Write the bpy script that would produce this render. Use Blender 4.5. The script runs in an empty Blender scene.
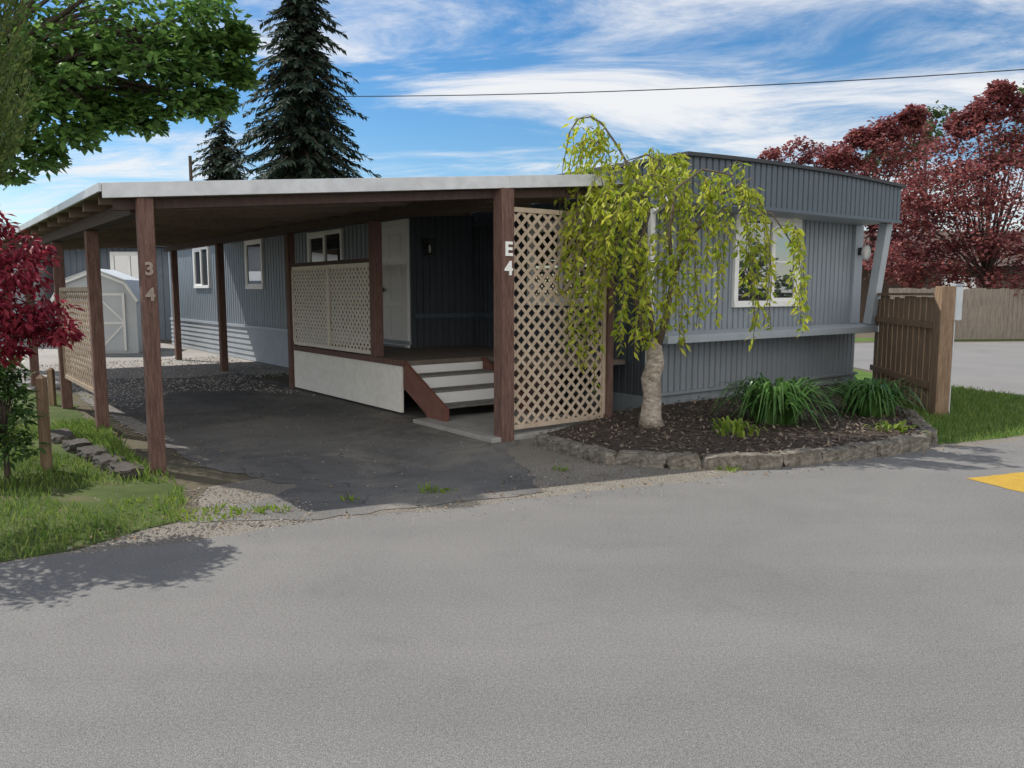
import bpy, math, random
from mathutils import Vector, Matrix
random.seed(11)
S=bpy.context.scene; COL=S.collection
R=math.radians
F=805.0; P=math.atan(93/805.0); CAMZ=1.6
U=random.uniform
def V(*a): return Vector(a)
def ray(px,py):
    a=(px-512)/F; b=(384-py)/F
    return V(a, math.cos(P)+b*math.sin(P), -math.sin(P)+b*math.cos(P))
def G(px,py,z=0.0):
    r=ray(px,py); t=(z-CAMZ)/r.z
    return V(r.x*t, r.y*t, z)
def at(px,py,d):
    r=ray(px,py); t=d/r.y
    return V(r.x*t,d,CAMZ+r.z*t)
MW={}
# ------------------------------------------------------------------ materials
def nodes(name):
    m=bpy.data.materials.new(name); m.use_nodes=True
    nt=m.node_tree; nt.nodes.clear()
    out=nt.nodes.new('ShaderNodeOutputMaterial')
    return m,nt,out
def noise(nt,scale,detail=5,vec=None,rough=.6,dist=0):
    n=nt.nodes.new('ShaderNodeTexNoise'); n.inputs['Scale'].default_value=scale
    n.inputs['Detail'].default_value=detail; n.inputs['Roughness'].default_value=rough
    n.inputs['Distortion'].default_value=dist
    if vec: nt.links.new(vec,n.inputs['Vector'])
    return n.outputs['Fac']
def ramp(nt,fac,stops):
    r=nt.nodes.new('ShaderNodeValToRGB'); e=r.color_ramp.elements
    while len(e)<len(stops): e.new(.5)
    for i,(p,c) in enumerate(stops):
        e[i].position=p; e[i].color=(*c,1) if len(c)==3 else c
    nt.links.new(fac,r.inputs['Fac']); return r.outputs['Color']
def mixc(nt,fac,a,b,mode='MIX'):
    n=nt.nodes.new('ShaderNodeMix'); n.data_type='RGBA'; n.blend_type=mode
    for k,x in (('Factor',fac),('A',a),('B',b)):
        idx={'Factor':0,'A':6,'B':7}[k]
        if hasattr(x,'links') or hasattr(x,'is_linked'): nt.links.new(x,n.inputs[idx])
        elif k=='Factor': n.inputs[idx].default_value=x
        else: n.inputs[idx].default_value=(*x,1)
    return n.outputs[2]
def coords(nt,stretch=(1,1,1),kind='Object'):
    t=nt.nodes.new('ShaderNodeTexCoord'); m=nt.nodes.new('ShaderNodeMapping')
    m.inputs['Scale'].default_value=stretch
    nt.links.new(t.outputs[kind],m.inputs['Vector']); return m.outputs['Vector']
def bsdf(nt,out,col,rough=.7,bumpfac=None,bump=.3,bdist=.01,metal=0,spec=.5):
    b=nt.nodes.new('ShaderNodeBsdfPrincipled')
    if hasattr(col,'links'): nt.links.new(col,b.inputs['Base Color'])
    else: b.inputs['Base Color'].default_value=(*col,1)
    b.inputs['Roughness'].default_value=rough; b.inputs['Metallic'].default_value=metal
    b.inputs['Specular IOR Level'].default_value=spec
    if bumpfac is not None:
        k=nt.nodes.new('ShaderNodeBump'); k.inputs['Strength'].default_value=bump; k.inputs['Distance'].default_value=bdist
        nt.links.new(bumpfac,k.inputs['Height']); nt.links.new(k.outputs['Normal'],b.inputs['Normal'])
    nt.links.new(b.outputs[0],out.inputs['Surface']); return b
def mat(name,c1,c2,scale=6,rough=.7,bump=.2,stretch=(1,1,1),fine=60,metal=0,spec=.4,grime=.25):
    m,nt,out=nodes(name); v=coords(nt,stretch)
    f=noise(nt,scale,6,v); c=ramp(nt,f,[(.3,c1),(.7,c2)])
    f2=noise(nt,fine,4,v)
    c=mixc(nt,grime,c,ramp(nt,f2,[(.3,(.35,.35,.35)),(.65,(1,1,1))]),'MULTIPLY')
    bsdf(nt,out,c,rough,f2,bump,.006,metal,spec); return m
def leafmat(name,cols,trans=.35,rough=.5):
    m,nt,out=nodes(name); g=nt.nodes.new('ShaderNodeNewGeometry')
    n=len(cols); c=ramp(nt,g.outputs['Random Per Island'],[(i/(n-1),x) for i,x in enumerate(cols)])
    b=nt.nodes.new('ShaderNodeBsdfPrincipled'); nt.links.new(c,b.inputs['Base Color'])
    b.inputs['Roughness'].default_value=rough; b.inputs['Specular IOR Level'].default_value=.25
    if trans>0:
        t=nt.nodes.new('ShaderNodeBsdfTranslucent'); nt.links.new(c,t.inputs['Color'])
        mx=nt.nodes.new('ShaderNodeMixShader'); mx.inputs[0].default_value=trans
        nt.links.new(b.outputs[0],mx.inputs[1]); nt.links.new(t.outputs[0],mx.inputs[2])
        nt.links.new(mx.outputs[0],out.inputs['Surface'])
    else: nt.links.new(b.outputs[0],out.inputs['Surface'])
    return m
def siding(name,c1,c2):
    # painted metal siding: faint vertical run-off streaks and dust near the ground
    m,nt,out=nodes(name); v=coords(nt); vs=coords(nt,(5,5,.35))
    f=noise(nt,1.5,6,v); c=ramp(nt,f,[(.3,c1),(.7,c2)])
    st=noise(nt,2.2,5,vs,.65); c=mixc(nt,.35,c,ramp(nt,st,[(.34,(.72,.72,.72)),(.6,(1.05,1.05,1.05))]),'MULTIPLY')
    sp=nt.nodes.new('ShaderNodeSeparateXYZ'); t=nt.nodes.new('ShaderNodeTexCoord'); nt.links.new(t.outputs['Object'],sp.inputs[0])
    mr=nt.nodes.new('ShaderNodeMapRange'); mr.inputs[1].default_value=0; mr.inputs[2].default_value=.75; mr.inputs[3].default_value=.38; mr.inputs[4].default_value=0; nt.links.new(sp.outputs['Z'],mr.inputs[0])
    mu=nt.nodes.new('ShaderNodeMath'); mu.operation='MULTIPLY'; nt.links.new(mr.outputs[0],mu.inputs[0]); nt.links.new(noise(nt,4,6,v),mu.inputs[1])
    c=mixc(nt,mu.outputs[0],c,(.20,.175,.14))
    f2=noise(nt,18,3,v); bsdf(nt,out,c,.5,f2,.06,.006,0,.4); return m
M={}
M['siding']=siding('siding_slate',(.235,.27,.305),(.27,.305,.34))
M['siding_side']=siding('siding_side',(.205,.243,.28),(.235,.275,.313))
M['siding_shaded']=siding('siding_shaded',(.055,.067,.082),(.07,.083,.10))  # same paint as the other walls, porch shade put into the colour
M['fascia']=mat('fascia_slate',(.085,.111,.137),(.104,.131,.16),1.5,.5,.05,grime=.15,fine=25)
M['trim']=mat('trim_grey',(.34,.38,.42),(.39,.43,.47),3,.5,.05,grime=.12)
M['skirt']=mat('skirting_grey',(.30,.33,.36),(.37,.40,.43),3,.6,.1,grime=.25)
M['roofdark']=mat('roof_dark',(.04,.045,.05),(.06,.065,.07),4,.7,.1)
M['white']=mat('white_paint',(.85,.85,.83),(.90,.90,.89),5,.45,.03,grime=.04)
M['offwhite']=mat('offwhite_panel',(.82,.79,.71),(.88,.85,.78),3,.6,.1,grime=.15,fine=12)
M['metal']=mat('roof_metal',(.5,.52,.54),(.62,.64,.66),2,.45,.05,metal=.2,grime=.2,fine=8)
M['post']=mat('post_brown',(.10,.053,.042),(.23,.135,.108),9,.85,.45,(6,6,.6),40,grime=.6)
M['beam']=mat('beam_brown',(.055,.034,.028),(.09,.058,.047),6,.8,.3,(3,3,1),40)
M['ply']=mat('plywood_brown',(.20,.155,.115),(.29,.23,.175),2,.8,.1,grime=.35,fine=14)
M['lattice']=mat('lattice_wood',(.45,.355,.265),(.60,.49,.38),9,.8,.3,grime=.3)
M['lattice_side']=mat('lattice_weathered',(.30,.225,.16),(.42,.325,.24),9,.8,.3,grime=.4)
M['lattice_pale']=mat('lattice_pale',(.64,.58,.495),(.77,.71,.62),9,.8,.3,grime=.22)
M['redstep']=mat('step_brown',(.15,.06,.043),(.21,.095,.07),7,.7,.2)
M['tread']=mat('tread_grey',(.17,.16,.148),(.26,.247,.225),9,.9,.3,grime=.5)
M['deck']=mat('deck_boards',(.14,.11,.09),(.22,.18,.15),5,.8,.3,(1,8,1))
M['fence']=mat('fence_wood',(.18,.115,.073),(.36,.25,.165),6,.85,.4,(6,6,.5),30,grime=.5)
M['greywood']=mat('grey_wood',(.21,.18,.15),(.34,.29,.24),5,.9,.3,(4,4,.5),30,grime=.45)
M['stone']=mat('stone_block',(.11,.097,.078),(.32,.29,.24),9,.95,.9,fine=28,grime=.8)
M['darkstone']=mat('dark_block',(.045,.039,.033),(.11,.096,.082),7,.95,.9,fine=35,grime=.6)
M['concrete']=mat('concrete',(.28,.27,.25),(.40,.39,.36),4,.9,.3,fine=80,grime=.4)
M['bark']=mat('bark',(.06,.045,.035),(.14,.11,.085),8,.95,.8,(2,2,.5),25,grime=.5)
M['birch']=mat('pale_bark',(.22,.175,.135),(.60,.53,.45),11,.9,1.0,(1,1,2.0),26,grime=.75)
M['limb']=mat('limb_bark',(.10,.075,.055),(.24,.19,.145),11,.9,.8,(1,1,2.0),26,grime=.6)
M['black']=mat('black_metal',(.02,.02,.022),(.03,.03,.03),8,.4,.05)
M['lamp']=mat('lamp_white',(.75,.75,.72),(.8,.8,.78),8,.3,.0)
M['box']=mat('meter_grey',(.5,.54,.58),(.58,.62,.66),6,.4,.05)
M['shed']=mat('shed_pale',(.56,.60,.63),(.64,.675,.70),3,.6,.05,grime=.12)
M['nblue']=mat('neighbor_blue',(.11,.135,.165),(.135,.165,.20),3,.6,.05)
M['tan']=mat('tan_wall',(.12,.088,.068),(.165,.125,.10),4,.8,.2)
M['brownroof']=mat('brown_roof',(.10,.07,.058),(.145,.105,.088),6,.9,.4,(1,6,1))
M['wire']=mat('cable_black',(.02,.02,.02),(.03,.03,.03),5,.6,0)
M['num']=mat('pale_number',(.30,.24,.20),(.36,.30,.25),8,.7,.05)
def glass():
    m,nt,out=nodes('window_glass'); v=coords(nt)
    f=noise(nt,1.3,2,v); c=ramp(nt,f,[(.3,(.015,.02,.025)),(.7,(.04,.05,.055))])
    b=bsdf(nt,out,c,.015,f,.03,.02,0,1.0); b.inputs['IOR'].default_value=2.4
    return m
M['glass']=glass()
def asphalt(name,lo,hi,patch,fine=220,streak=0,crack=0,cs=.5,grain=.6,worn=None):
    m,nt,out=nodes(name); v=coords(nt)
    f=noise(nt,fine,2,v,.6); f3=noise(nt,60,4,v,.75)
    c=ramp(nt,f,[(.36,lo),(.5,tuple(a*.55+b*.45 for a,b in zip(lo,hi))),(.66,hi)])
    c=mixc(nt,grain,c,ramp(nt,f3,[(.36,(.55,.55,.55)),(.64,(1.18,1.18,1.18))]),'MULTIPLY')
    big=noise(nt,.5,8,v,.66,.6)
    c=mixc(nt,patch,c,ramp(nt,big,[(.35,(.55,.55,.56)),(.62,(1.12,1.1,1.07))]),'MULTIPLY')
    st=noise(nt,2.2,8,v,.72,1.2)
    c=mixc(nt,patch*.6,c,ramp(nt,st,[(.34,(.45,.45,.45)),(.47,(1,1,1))]),'MULTIPLY')
    if worn:
        wn=noise(nt,.85,9,v,.7,.9); wf=ramp(nt,wn,[(.50,(0,0,0)),(.62,(.75,.75,.75))])
        c=mixc(nt,wf,c,mixc(nt,.7,worn,ramp(nt,f3,[(.36,(.5,.5,.5)),(.64,(1.2,1.2,1.2))]),'MULTIPLY'))
    if streak:
        sv=coords(nt,(.12,1.4,1)); sv.node.inputs['Rotation'].default_value=(0,0,R(-25))
        sf=noise(nt,1.1,6,sv,.6,.3)
        c=mixc(nt,streak,c,ramp(nt,sf,[(.35,(.75,.75,.75)),(.65,(1.12,1.11,1.09))]),'MULTIPLY')
    if crack:
        wob=nt.nodes.new('ShaderNodeTexNoise'); wob.inputs['Scale'].default_value=2.0; wob.inputs['Detail'].default_value=6; nt.links.new(v,wob.inputs['Vector'])
        ad=nt.nodes.new('ShaderNodeVectorMath'); ad.operation='MULTIPLY_ADD'; nt.links.new(wob.outputs['Color'],ad.inputs[0]); ad.inputs[1].default_value=(.55,.55,.55); nt.links.new(v,ad.inputs[2])
        vo=nt.nodes.new('ShaderNodeTexVoronoi'); vo.feature='DISTANCE_TO_EDGE'; vo.inputs['Scale'].default_value=cs; nt.links.new(ad.outputs[0],vo.inputs['Vector'])
        ck=ramp(nt,vo.outputs['Distance'],[(0,(.3,.3,.3)),(.006,(1,1,1))])
        gate=noise(nt,.7,3,v); gm=ramp(nt,gate,[(.48,(0,0,0)),(.56,(crack,crack,crack))])
        c=mixc(nt,gm,c,ck,'MULTIPLY')
    bsdf(nt,out,c,.9,f3,.35,.006,0,.3); return m
M['road']=asphalt('asphalt_road',(.095,.093,.090),(.295,.289,.279),.24,210,.3,0,.3,.55)
M['road2']=asphalt('asphalt_far',(.17,.168,.163),(.30,.293,.285),.3)
M['drive']=asphalt('asphalt_drive',(.07,.069,.068),(.27,.263,.25),.9,130,0,.9,.8,.7,(.23,.21,.18))
M['verge']=asphalt('gravel_dirt',(.12,.108,.09),(.34,.31,.265),.5,70)
M['gravel']=asphalt('gravel_grey',(.22,.21,.195),(.52,.495,.46),.4,60)
def soilgrass(name,stops,sc=3):
    m,nt,out=nodes(name); v=coords(nt)
    f=noise(nt,sc,8,v,.7,.4); f2=noise(nt,90,4,v)
    c=ramp(nt,f,stops); c=mixc(nt,.5,c,ramp(nt,f2,[(.3,(.4,.4,.4)),(.7,(1.15,1.15,1.15))]),'MULTIPLY')
    bsdf(nt,out,c,.95,f2,.8,.02,0,.2); return m
M['ground']=soilgrass('ground_soil',[(.35,(.12,.105,.07)),(.55,(.16,.14,.10)),(.7,(.08,.10,.04))],.8)
M['lawn']=soilgrass('lawn_soil',[(.38,(.065,.10,.026)),(.55,(.095,.13,.038)),(.68,(.17,.145,.09))],2)
M['lawn2']=soilgrass('lawn_green',[(.35,(.07,.14,.025)),(.6,(.12,.20,.04)),(.75,(.17,.19,.08))],2)
M['mulch']=soilgrass('bark_mulch',[(.35,(.045,.035,.028)),(.6,(.095,.075,.061)),(.75,(.16,.135,.11))],14)
M['yellow']=soilgrass('yellow_paint',[(.3,(.50,.31,.05)),(.62,(.60,.39,.07)),(.8,(.33,.26,.12))],7)
M['grass']=leafmat('grass_blades',[(.07,.14,.025),(.14,.24,.045),(.25,.31,.085),(.10,.18,.035)],.4)
M['chips']=leafmat('bark_chips',[(.05,.038,.03),(.12,.092,.072),(.24,.19,.15)],.0,.9)
M['litter']=leafmat('dry_litter',[(.10,.06,.035),(.20,.13,.075),(.28,.20,.12),(.13,.10,.05)],.1,.9)
M['pebble']=leafmat('pebbles',[(.10,.092,.082),(.20,.187,.165),(.33,.31,.28)],0,.9)
M['gravelstone']=leafmat('gravel_stones',[(.16,.15,.14),(.32,.305,.28),(.48,.46,.43)],0,.9)
M['maple']=leafmat('maple_leaf',[(.045,.095,.024),(.095,.19,.042),(.165,.285,.065),(.06,.135,.033)],.5)
M['fir']=leafmat('fir_needles',[(.020,.038,.028),(.04,.065,.047),(.068,.095,.065)],.2,.7)
M['cedar']=leafmat('cedar_leaf',[(.04,.07,.018),(.08,.12,.028),(.14,.17,.04)],.35,.7)
M['plum']=leafmat('plum_leaf',[(.125,.038,.047),(.25,.08,.083),(.42,.16,.14),(.175,.054,.062)],.45)
M['red']=leafmat('red_maple_leaf',[(.10,.009,.02),(.24,.024,.042),(.38,.05,.075),(.18,.017,.034)],.45)
M['weep']=leafmat('weeping_leaf',[(.22,.32,.03),(.40,.47,.05),(.57,.57,.08),(.30,.40,.04)],.5)
M['lily']=leafmat('strap_leaf',[(.03,.085,.02),(.07,.16,.038),(.115,.22,.058)],.3,.35)
M['weed']=leafmat('weed_leaf',[(.14,.24,.03),(.26,.34,.05)],.4)
M['shrub']=leafmat('shrub_leaf',[(.03,.07,.02),(.06,.125,.032),(.12,.19,.06)],.3,.35)
M['farleaf']=leafmat('far_leaf',[(.045,.075,.027),(.075,.12,.038),(.12,.16,.05)],.35)
# ------------------------------------------------------------------ mesh builder
class MB:
    def __init__(s,frame=None): s.v=[]; s.f=[]; s.M=frame or Matrix()
    def add(s,vs,fs):
        o=len(s.v); s.v+= [Vector(x) for x in vs]; s.f+=[tuple(i+o for i in f) for f in fs]
    def box(s,x0,x1,y0,y1,z0,z1): s.hexa([(x0,y0,z0),(x1,y0,z0),(x1,y1,z0),(x0,y1,z0),(x0,y0,z1),(x1,y0,z1),(x1,y1,z1),(x0,y1,z1)])
    def hexa(s,p): s.add(p,[(0,3,2,1),(4,5,6,7),(0,1,5,4),(1,2,6,5),(2,3,7,6),(3,0,4,7)])
    def obox(s,o,ax,nm,s0,s1,d0,d1,z0,z1):
        o=V(*o); ax=V(*ax); nm=V(*nm); k=V(0,0,1)
        s.hexa([o+ax*a+nm*b+k*c for c in (z0,z1) for a,b in ((s0,d0),(s1,d0),(s1,d1),(s0,d1))])
    def bar(s,p,q,w,h,up=(0,0,1)):
        p=Vector(p); q=Vector(q); d=(q-p).normalized(); up=Vector(up)
        if abs(d.dot(up))>.99: up=V(0,1,0)
        a=d.cross(up).normalized()*w/2; b=a.cross(d).normalized()*h/2
        s.hexa([p-a-b,p+a-b,p+a+b,p-a+b,q-a-b,q+a-b,q+a+b,q-a+b])
    def tube(s,pts,rads,n=8):
        pts=[Vector(p) for p in pts]; vs=[]; fs=[]
        if not hasattr(rads,'__len__'): rads=[rads]*len(pts)
        ref=V(.13,1,.21)
        for i,p in enumerate(pts):
            d=(pts[min(i+1,len(pts)-1)]-pts[max(i-1,0)]).normalized()
            a=d.cross(ref).normalized(); b=d.cross(a)
            for k in range(n):
                t=2*math.pi*k/n; vs.append(p+(a*math.cos(t)+b*math.sin(t))*rads[i])
        for i in range(len(pts)-1):
            for k in range(n):
                j=(k+1)%n; fs.append((i*n+k,i*n+j,(i+1)*n+j,(i+1)*n+k))
        fs.append(tuple(range(n))[::-1]); fs.append(tuple(range((len(pts)-1)*n,len(pts)*n)))
        s.add(vs,fs)
    def prism(s,poly,z0,z1):
        n=len(poly); g0=z0 if callable(z0) else (lambda x,y:z0); g1=z1 if callable(z1) else (lambda x,y:z1)
        vs=[(p[0],p[1],g0(p[0],p[1])) for p in poly]+[(p[0],p[1],g1(p[0],p[1])) for p in poly]
        s.add(vs,[tuple(range(n))[::-1],tuple(range(n,2*n))]+[(i,(i+1)%n,n+(i+1)%n,n+i) for i in range(n)])
    def sheet(s,poly,z): s.add([(p[0],p[1],z) for p in poly],[tuple(range(len(poly)))])
    def ribs(s,p0,p1,nrm,z0,z1,pitch=.1,depth=.012,groove=.25):
        p0=V(p0[0],p0[1],0); p1=V(p1[0],p1[1],0); L=(p1-p0).length; d=(p1-p0)/L; n=V(nrm[0],nrm[1],0)
        pr=[]; t=0
        while t<L:
            a=min(t+pitch*(1-groove),L); pr+=[(t,0),(a,0)]
            if t+pitch<L:
                pr+=[(t+pitch*(1-groove*.75),-depth),(t+pitch*(1-groove*.25),-depth)]
            t+=pitch
        vs=[];fs=[]
        for i,(t,o) in enumerate(pr):
            q=p0+d*t+n*o; zz=z1(t) if callable(z1) else z1
            vs+=[(q.x,q.y,z0),(q.x,q.y,zz)]
            if i: fs.append((2*i-2,2*i,2*i+1,2*i-1))
        s.add(vs,fs)
    def build(s,name,m,parent=None,bevel=0,smooth=False):
        w=[s.M@v for v in s.v]
        if parent is not None: base=MW[parent.name]
        else:
            xs=[v.x for v in w]; ys=[v.y for v in w]; zs=[v.z for v in w]
            base=Matrix.Translation(((min(xs)+max(xs))/2,(min(ys)+max(ys))/2,min(zs)))
        inv=base.inverted(); me=bpy.data.meshes.new(name)
        me.from_pydata([tuple(inv@v) for v in w],[],s.f); me.update()
        me.materials.append(M[m])
        if smooth:
            me.polygons.foreach_set('use_smooth',[True]*len(me.polygons))
        o=bpy.data.objects.new(name,me); COL.objects.link(o)
        if parent is not None: o.parent=parent
        else: o.matrix_world=base
        MW[o.name]=base.copy()
        if bevel:
            b=o.modifiers.new('soft_edges','BEVEL'); b.width=bevel; b.segments=2; b.limit_method='ANGLE'
        return o
def thing(name,label,cat,loc,rz=0,group=None):
    o=bpy.data.objects.new(name,None); COL.objects.link(o); o.empty_display_size=.2
    m=Matrix.Translation(loc)@Matrix.Rotation(rz,4,'Z'); o.matrix_world=m; MW[o.name]=m.copy()
    return tag(o,label,cat,group)
def tag(o,label,cat,group=None,kind=None):
    o['label']=label; o['category']=cat
    if group: o['group']=group
    if kind: o['kind']=kind
    return o
def struct(o): o['kind']='structure'; return o
def inpoly(x,y,poly):
    r=False; j=len(poly)-1
    for i in range(len(poly)):
        a=poly[i]; b=poly[j]
        if (a[1]>y)!=(b[1]>y) and x<(b[0]-a[0])*(y-a[1])/(b[1]-a[1])+a[0]: r=not r
        j=i
    return r
def scatter(poly,n):
    xs=[p[0] for p in poly]; ys=[p[1] for p in poly]; out=[]
    k=0
    while len(out)<n and k<n*40:
        k+=1; x=U(min(xs),max(xs)); y=U(min(ys),max(ys))
        if inpoly(x,y,poly): out.append((x,y))
    return out
def rv():
    while 1:
        v=V(U(-1,1),U(-1,1),U(-1,1))
        if .05<v.length<1: return v
def leaf(mb,p,a,n,L,W):
    s=a.cross(n)
    if s.length<1e-4: s=V(1,0,0)
    s=s.normalized()*(W/2); m=p+a*(L*.45)
    mb.add([p,m+s+n*(L*.06),p+a*L,m-s+n*(L*.06)],[(0,1,2,3)])
def wiggle(poly,step,amp):
    out=[]
    for i,a in enumerate(poly):
        b=poly[(i+1)%len(poly)]; d=math.hypot(b[0]-a[0],b[1]-a[1]); n=max(1,int(d/step)) if d<30 else 1
        for k in range(n):
            t=k/n; j=amp if k else 0
            out.append((a[0]+(b[0]-a[0])*t+U(-j,j),a[1]+(b[1]-a[1])*t+U(-j,j)))
    return out
# ------------------------------------------------------------------ setting
m=MB(); m.sheet([(-300,-60),(300,-60),(300,400),(-300,400)],-.008); struct(m.build('ground','ground'))
rd=V(math.cos(R(25)),math.sin(R(25)),0); rn=V(rd.y,-rd.x,0); E=V(-2.99,4.55,0)
edge=[E+rd*t+rn*(-.10+.06*math.sin(t*.9)*math.sin(t*2.3)+U(-.03,.03)) for t in [x*.12 for x in range(-125,128)]]
poly=[E-rd*60]+edge+[E+rd*60,E+rd*60+rn*14,E-rd*60+rn*14]
m=MB(); m.sheet(poly,-.004); struct(m.build('road','road'))
m=MB(); m.sheet([(8.9,10.0),(7.9,12.2),(7.4,13.8),(7.2,18),(8.5,24.6),(40,28.5),(40,22)],-.005); struct(m.build('side_road','road2'))
m=MB(); m.sheet(wiggle([(-3.3,4.4),(-2.3,5.5),(-2.5,6.5),(.2,9),(3.6,8.7),(6.2,9.1),(6,8.6)],.3,.04),-.006); struct(m.build('gravel_verge','verge'))
HF=Matrix.Translation((1.71,10.38,0))@Matrix.Rotation(R(37),4,'Z')
def H(x,y,z=0): return HF@V(x,y,z)
dp=[(-2.2,5.45),(-1.5,5.52),(-.6,5.90),(.25,6.32),(.12,7.2),(-.05,7.9)]
dp+=[tuple(H(x,y)[:2]) for x,y in ((-2.2,-.3),(-1.0,-.2),(-1.0,2),(-2.3,4),(-2.4,8.6),(-3.5,8.2),(-4.6,9),(-5.55,8.4),(-5.6,3),(-5.5,.2),(-5.1,-1.0))]
m=MB(); m.sheet(wiggle(dp,.12,.045),-.002); struct(m.build('driveway','drive'))
m=MB(HF); m.sheet([(-7.5,8),(-1.25,8),(-1.25,22),(-9,22)],-.005); struct(m.build('gravel_yard','gravel'))
lawnL=[(-9,1.9),(-4.5,4.0),(-2.95,4.72),(-2.35,5.5),(-2.75,6.5),(-3.35,7.3),(-5.0,9.4),(-7,12.5),(-14,14)]
m=MB(); m.sheet(wiggle(lawnL,.2,.08),-.003); struct(m.build('lawn','lawn'))
lawnR=[(4.5,8.35),(5.4,8.72),(8.7,10.25),(7.8,12.2),(7.3,13.8),(7.0,17),(5.9,14.5),(5.2,10.6)]
m=MB(); m.sheet(wiggle(lawnR,.3,.06),-.003); struct(m.build('grass_corner','lawn2'))
m=MB(); m.sheet([(8.6,25.6),(40,29.4),(40,31),(8.6,27.2)],-.0035); struct(m.build('grass_strip','lawn2'))
c=G(966,478); m=MB(); a=V(math.cos(R(20)),math.sin(R(20)),0); b=V(a.y,-a.x,0)
m.sheet(wiggle([c,c+a*1.3,c+a*1.3+b*.95,c+b*.95],.1,.012),-.001); struct(m.build('road_marking','yellow'))
# planting bed
bed=[(.28,8.3),(.5,8.0),(.84,7.5),(1.5,7.24),(2.3,7.26),(3.2,7.6),(4.1,8.1),(4.5,8.6),(5.05,10.2),(5.6,12.9),tuple(H(4.6,.05)[:2]),tuple(H(.1,.05)[:2]),tuple(H(-.9,-.25)[:2])]
m=MB(); m.prism(bed,-.02,.10); struct(m.build('planting_bed','mulch'))
m=MB()
for x,y in scatter(bed,4600):
    if y>11.5: continue
    p=V(x,y,.10+U(0,.03)); leaf(m,p,V(U(-1,1),U(-1,1),U(-.2,.5)).normalized(),V(U(-.4,.4),U(-.4,.4),1).normalized(),U(.02,.08),U(.012,.035))
tag(m.build('bark_chips','chips'),'dark bark chips covering the raised planting bed','mulch',kind='stuff')
def stone(mb,c,ax,l,d,h,rough=1):
    ny=V(-ax.y,ax.x,0)
    n=6
    vs=[];fs=[]
    idx={}; sk=U(-.15,.15)*rough; tl=U(-.2,.2)*rough
    def vert(i,j,k):
        if (i,j,k) in idx: return idx[(i,j,k)]
        q=V(i/n*2-1,j/n*2-1,k/n*2-1)
        w=max(abs(q.x),abs(q.y),abs(q.z)); s=q.normalized()*w
        r=q*.80+s*.24
        r+=V(U(-.05,.05),U(-.09,.09),U(-.12,.12))*rough; r.z+=tl*r.x*(.5+.5*r.z)
        r.x+=sk*r.z
        vs.append(c+ax*(r.x*l/2)+ny*(r.y*d/2)+V(0,0,(r.z*.5+.5)*h)); idx[(i,j,k)]=len(vs)-1; return idx[(i,j,k)]
    for i in range(n):
        for j in range(n):
            for (A) in (0,n):
                fs.append((vert(i,j,A),vert(i+1,j,A),vert(i+1,j+1,A),vert(i,j+1,A)))
                fs.append((vert(i,A,j),vert(i+1,A,j),vert(i+1,A,j+1),vert(i,A,j+1)))
                fs.append((vert(A,i,j),vert(A,i+1,j),vert(A,i+1,j+1),vert(A,i,j+1)))
    mb.add(vs,fs)
ords=['first','second','third','fourth','fifth','sixth','seventh','eighth','ninth','tenth','eleventh','twelfth','thirteenth','fourteenth','fifteenth','sixteenth','seventeenth','eighteenth','nineteenth','twentieth']
front=[V(*p,0) for p in bed[:9]]
segs=[];
for a,b in zip(front,front[1:]):
    segs.append((a,b,(b-a).length))
tot=sum(s[2] for s in segs)
def along(t):
    for a,b,l in segs:
        if t<=l: return a+(b-a)*(t/l),(b-a).normalized()
        t-=l
    return segs[-1][1],(segs[-1][1]-segs[-1][0]).normalized()
t=0;i=0
while t<tot-.2 and i<20:
    l=U(.28,.5); p,d=along(t+l/2)
    m=MB(); stone(m,p+V(U(-.015,.015),U(-.015,.015),-.035),d,l*1.0,U(.15,.2),U(.135,.165),.9)
    tag(m.build('edging_stone','stone'),'rough grey stone block edging the planting bed, %s from the left end'%ords[i],'stone','stone blocks edging the planting bed')
    t+=l;i+=1
for i in range(5):
    a=G(72+i*17,440+i*8.5); d=V(.63,-.78,0).normalized()
    m=MB(); stone(m,a+V(-.12,0,-.05),d,.42,.22,.13)
    tag(m.build('edging_block','darkstone'),'dark weathered block edging the driveway beside the left lawn, %s from the back'%ords[i],'stone','dark blocks along the driveway edge')
# pebbles
m=MB()
def pebble(mb,x,y,z,r):
    k=V(x,y,z); a=[k+V(r*U(.7,1.2),0,0),k+V(0,r*U(.7,1.2),0),k-V(r*U(.7,1.2),0,0),k-V(0,r*U(.7,1.2),0),k+V(0,0,r*.7)]
    mb.add(a,[(0,1,4),(1,2,4),(2,3,4),(3,0,4)])
for x,y in scatter([(-3.2,4.5),(-2.3,5.8),(-.5,6.2),(.4,7.5),(1,7.3),(1.5,7.0),(3.3,7.4),(6,8.7),(6,8.5),(1.5,6.3)],2600): pebble(m,x,y,-.006,.003+.010*U(0,1)**3)
for x,y in scatter([(-9,1.9),(-4.5,4.0),(-2.3,5.2),(-2.4,6.3),(-3.3,7.2)],400): pebble(m,x,y,-.004,U(.005,.013))
for x,y in scatter([(-2.9,4.75),(-1.4,5.45),(-1.5,6.0),(-2.4,6.5),(-2.7,6.4),(-2.35,5.5)],900): pebble(m,x,y,-.004,.004+.012*U(0,1)**2)
for x,y in scatter(dp,1500): pebble(m,x,y,-.002,.003+.009*U(0,1)**3)
tag(m.build('pebbles','pebble'),'loose grey pebbles along the edge of the road','gravel',kind='stuff')
m=MB()
for x,y in scatter([tuple(H(*q)[:2]) for q in ((-5.5,7.5),(-1.4,7.5),(-1.4,13),(-5.5,13))],2000): pebble(m,x,y,-.004,U(.010,.028))
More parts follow.
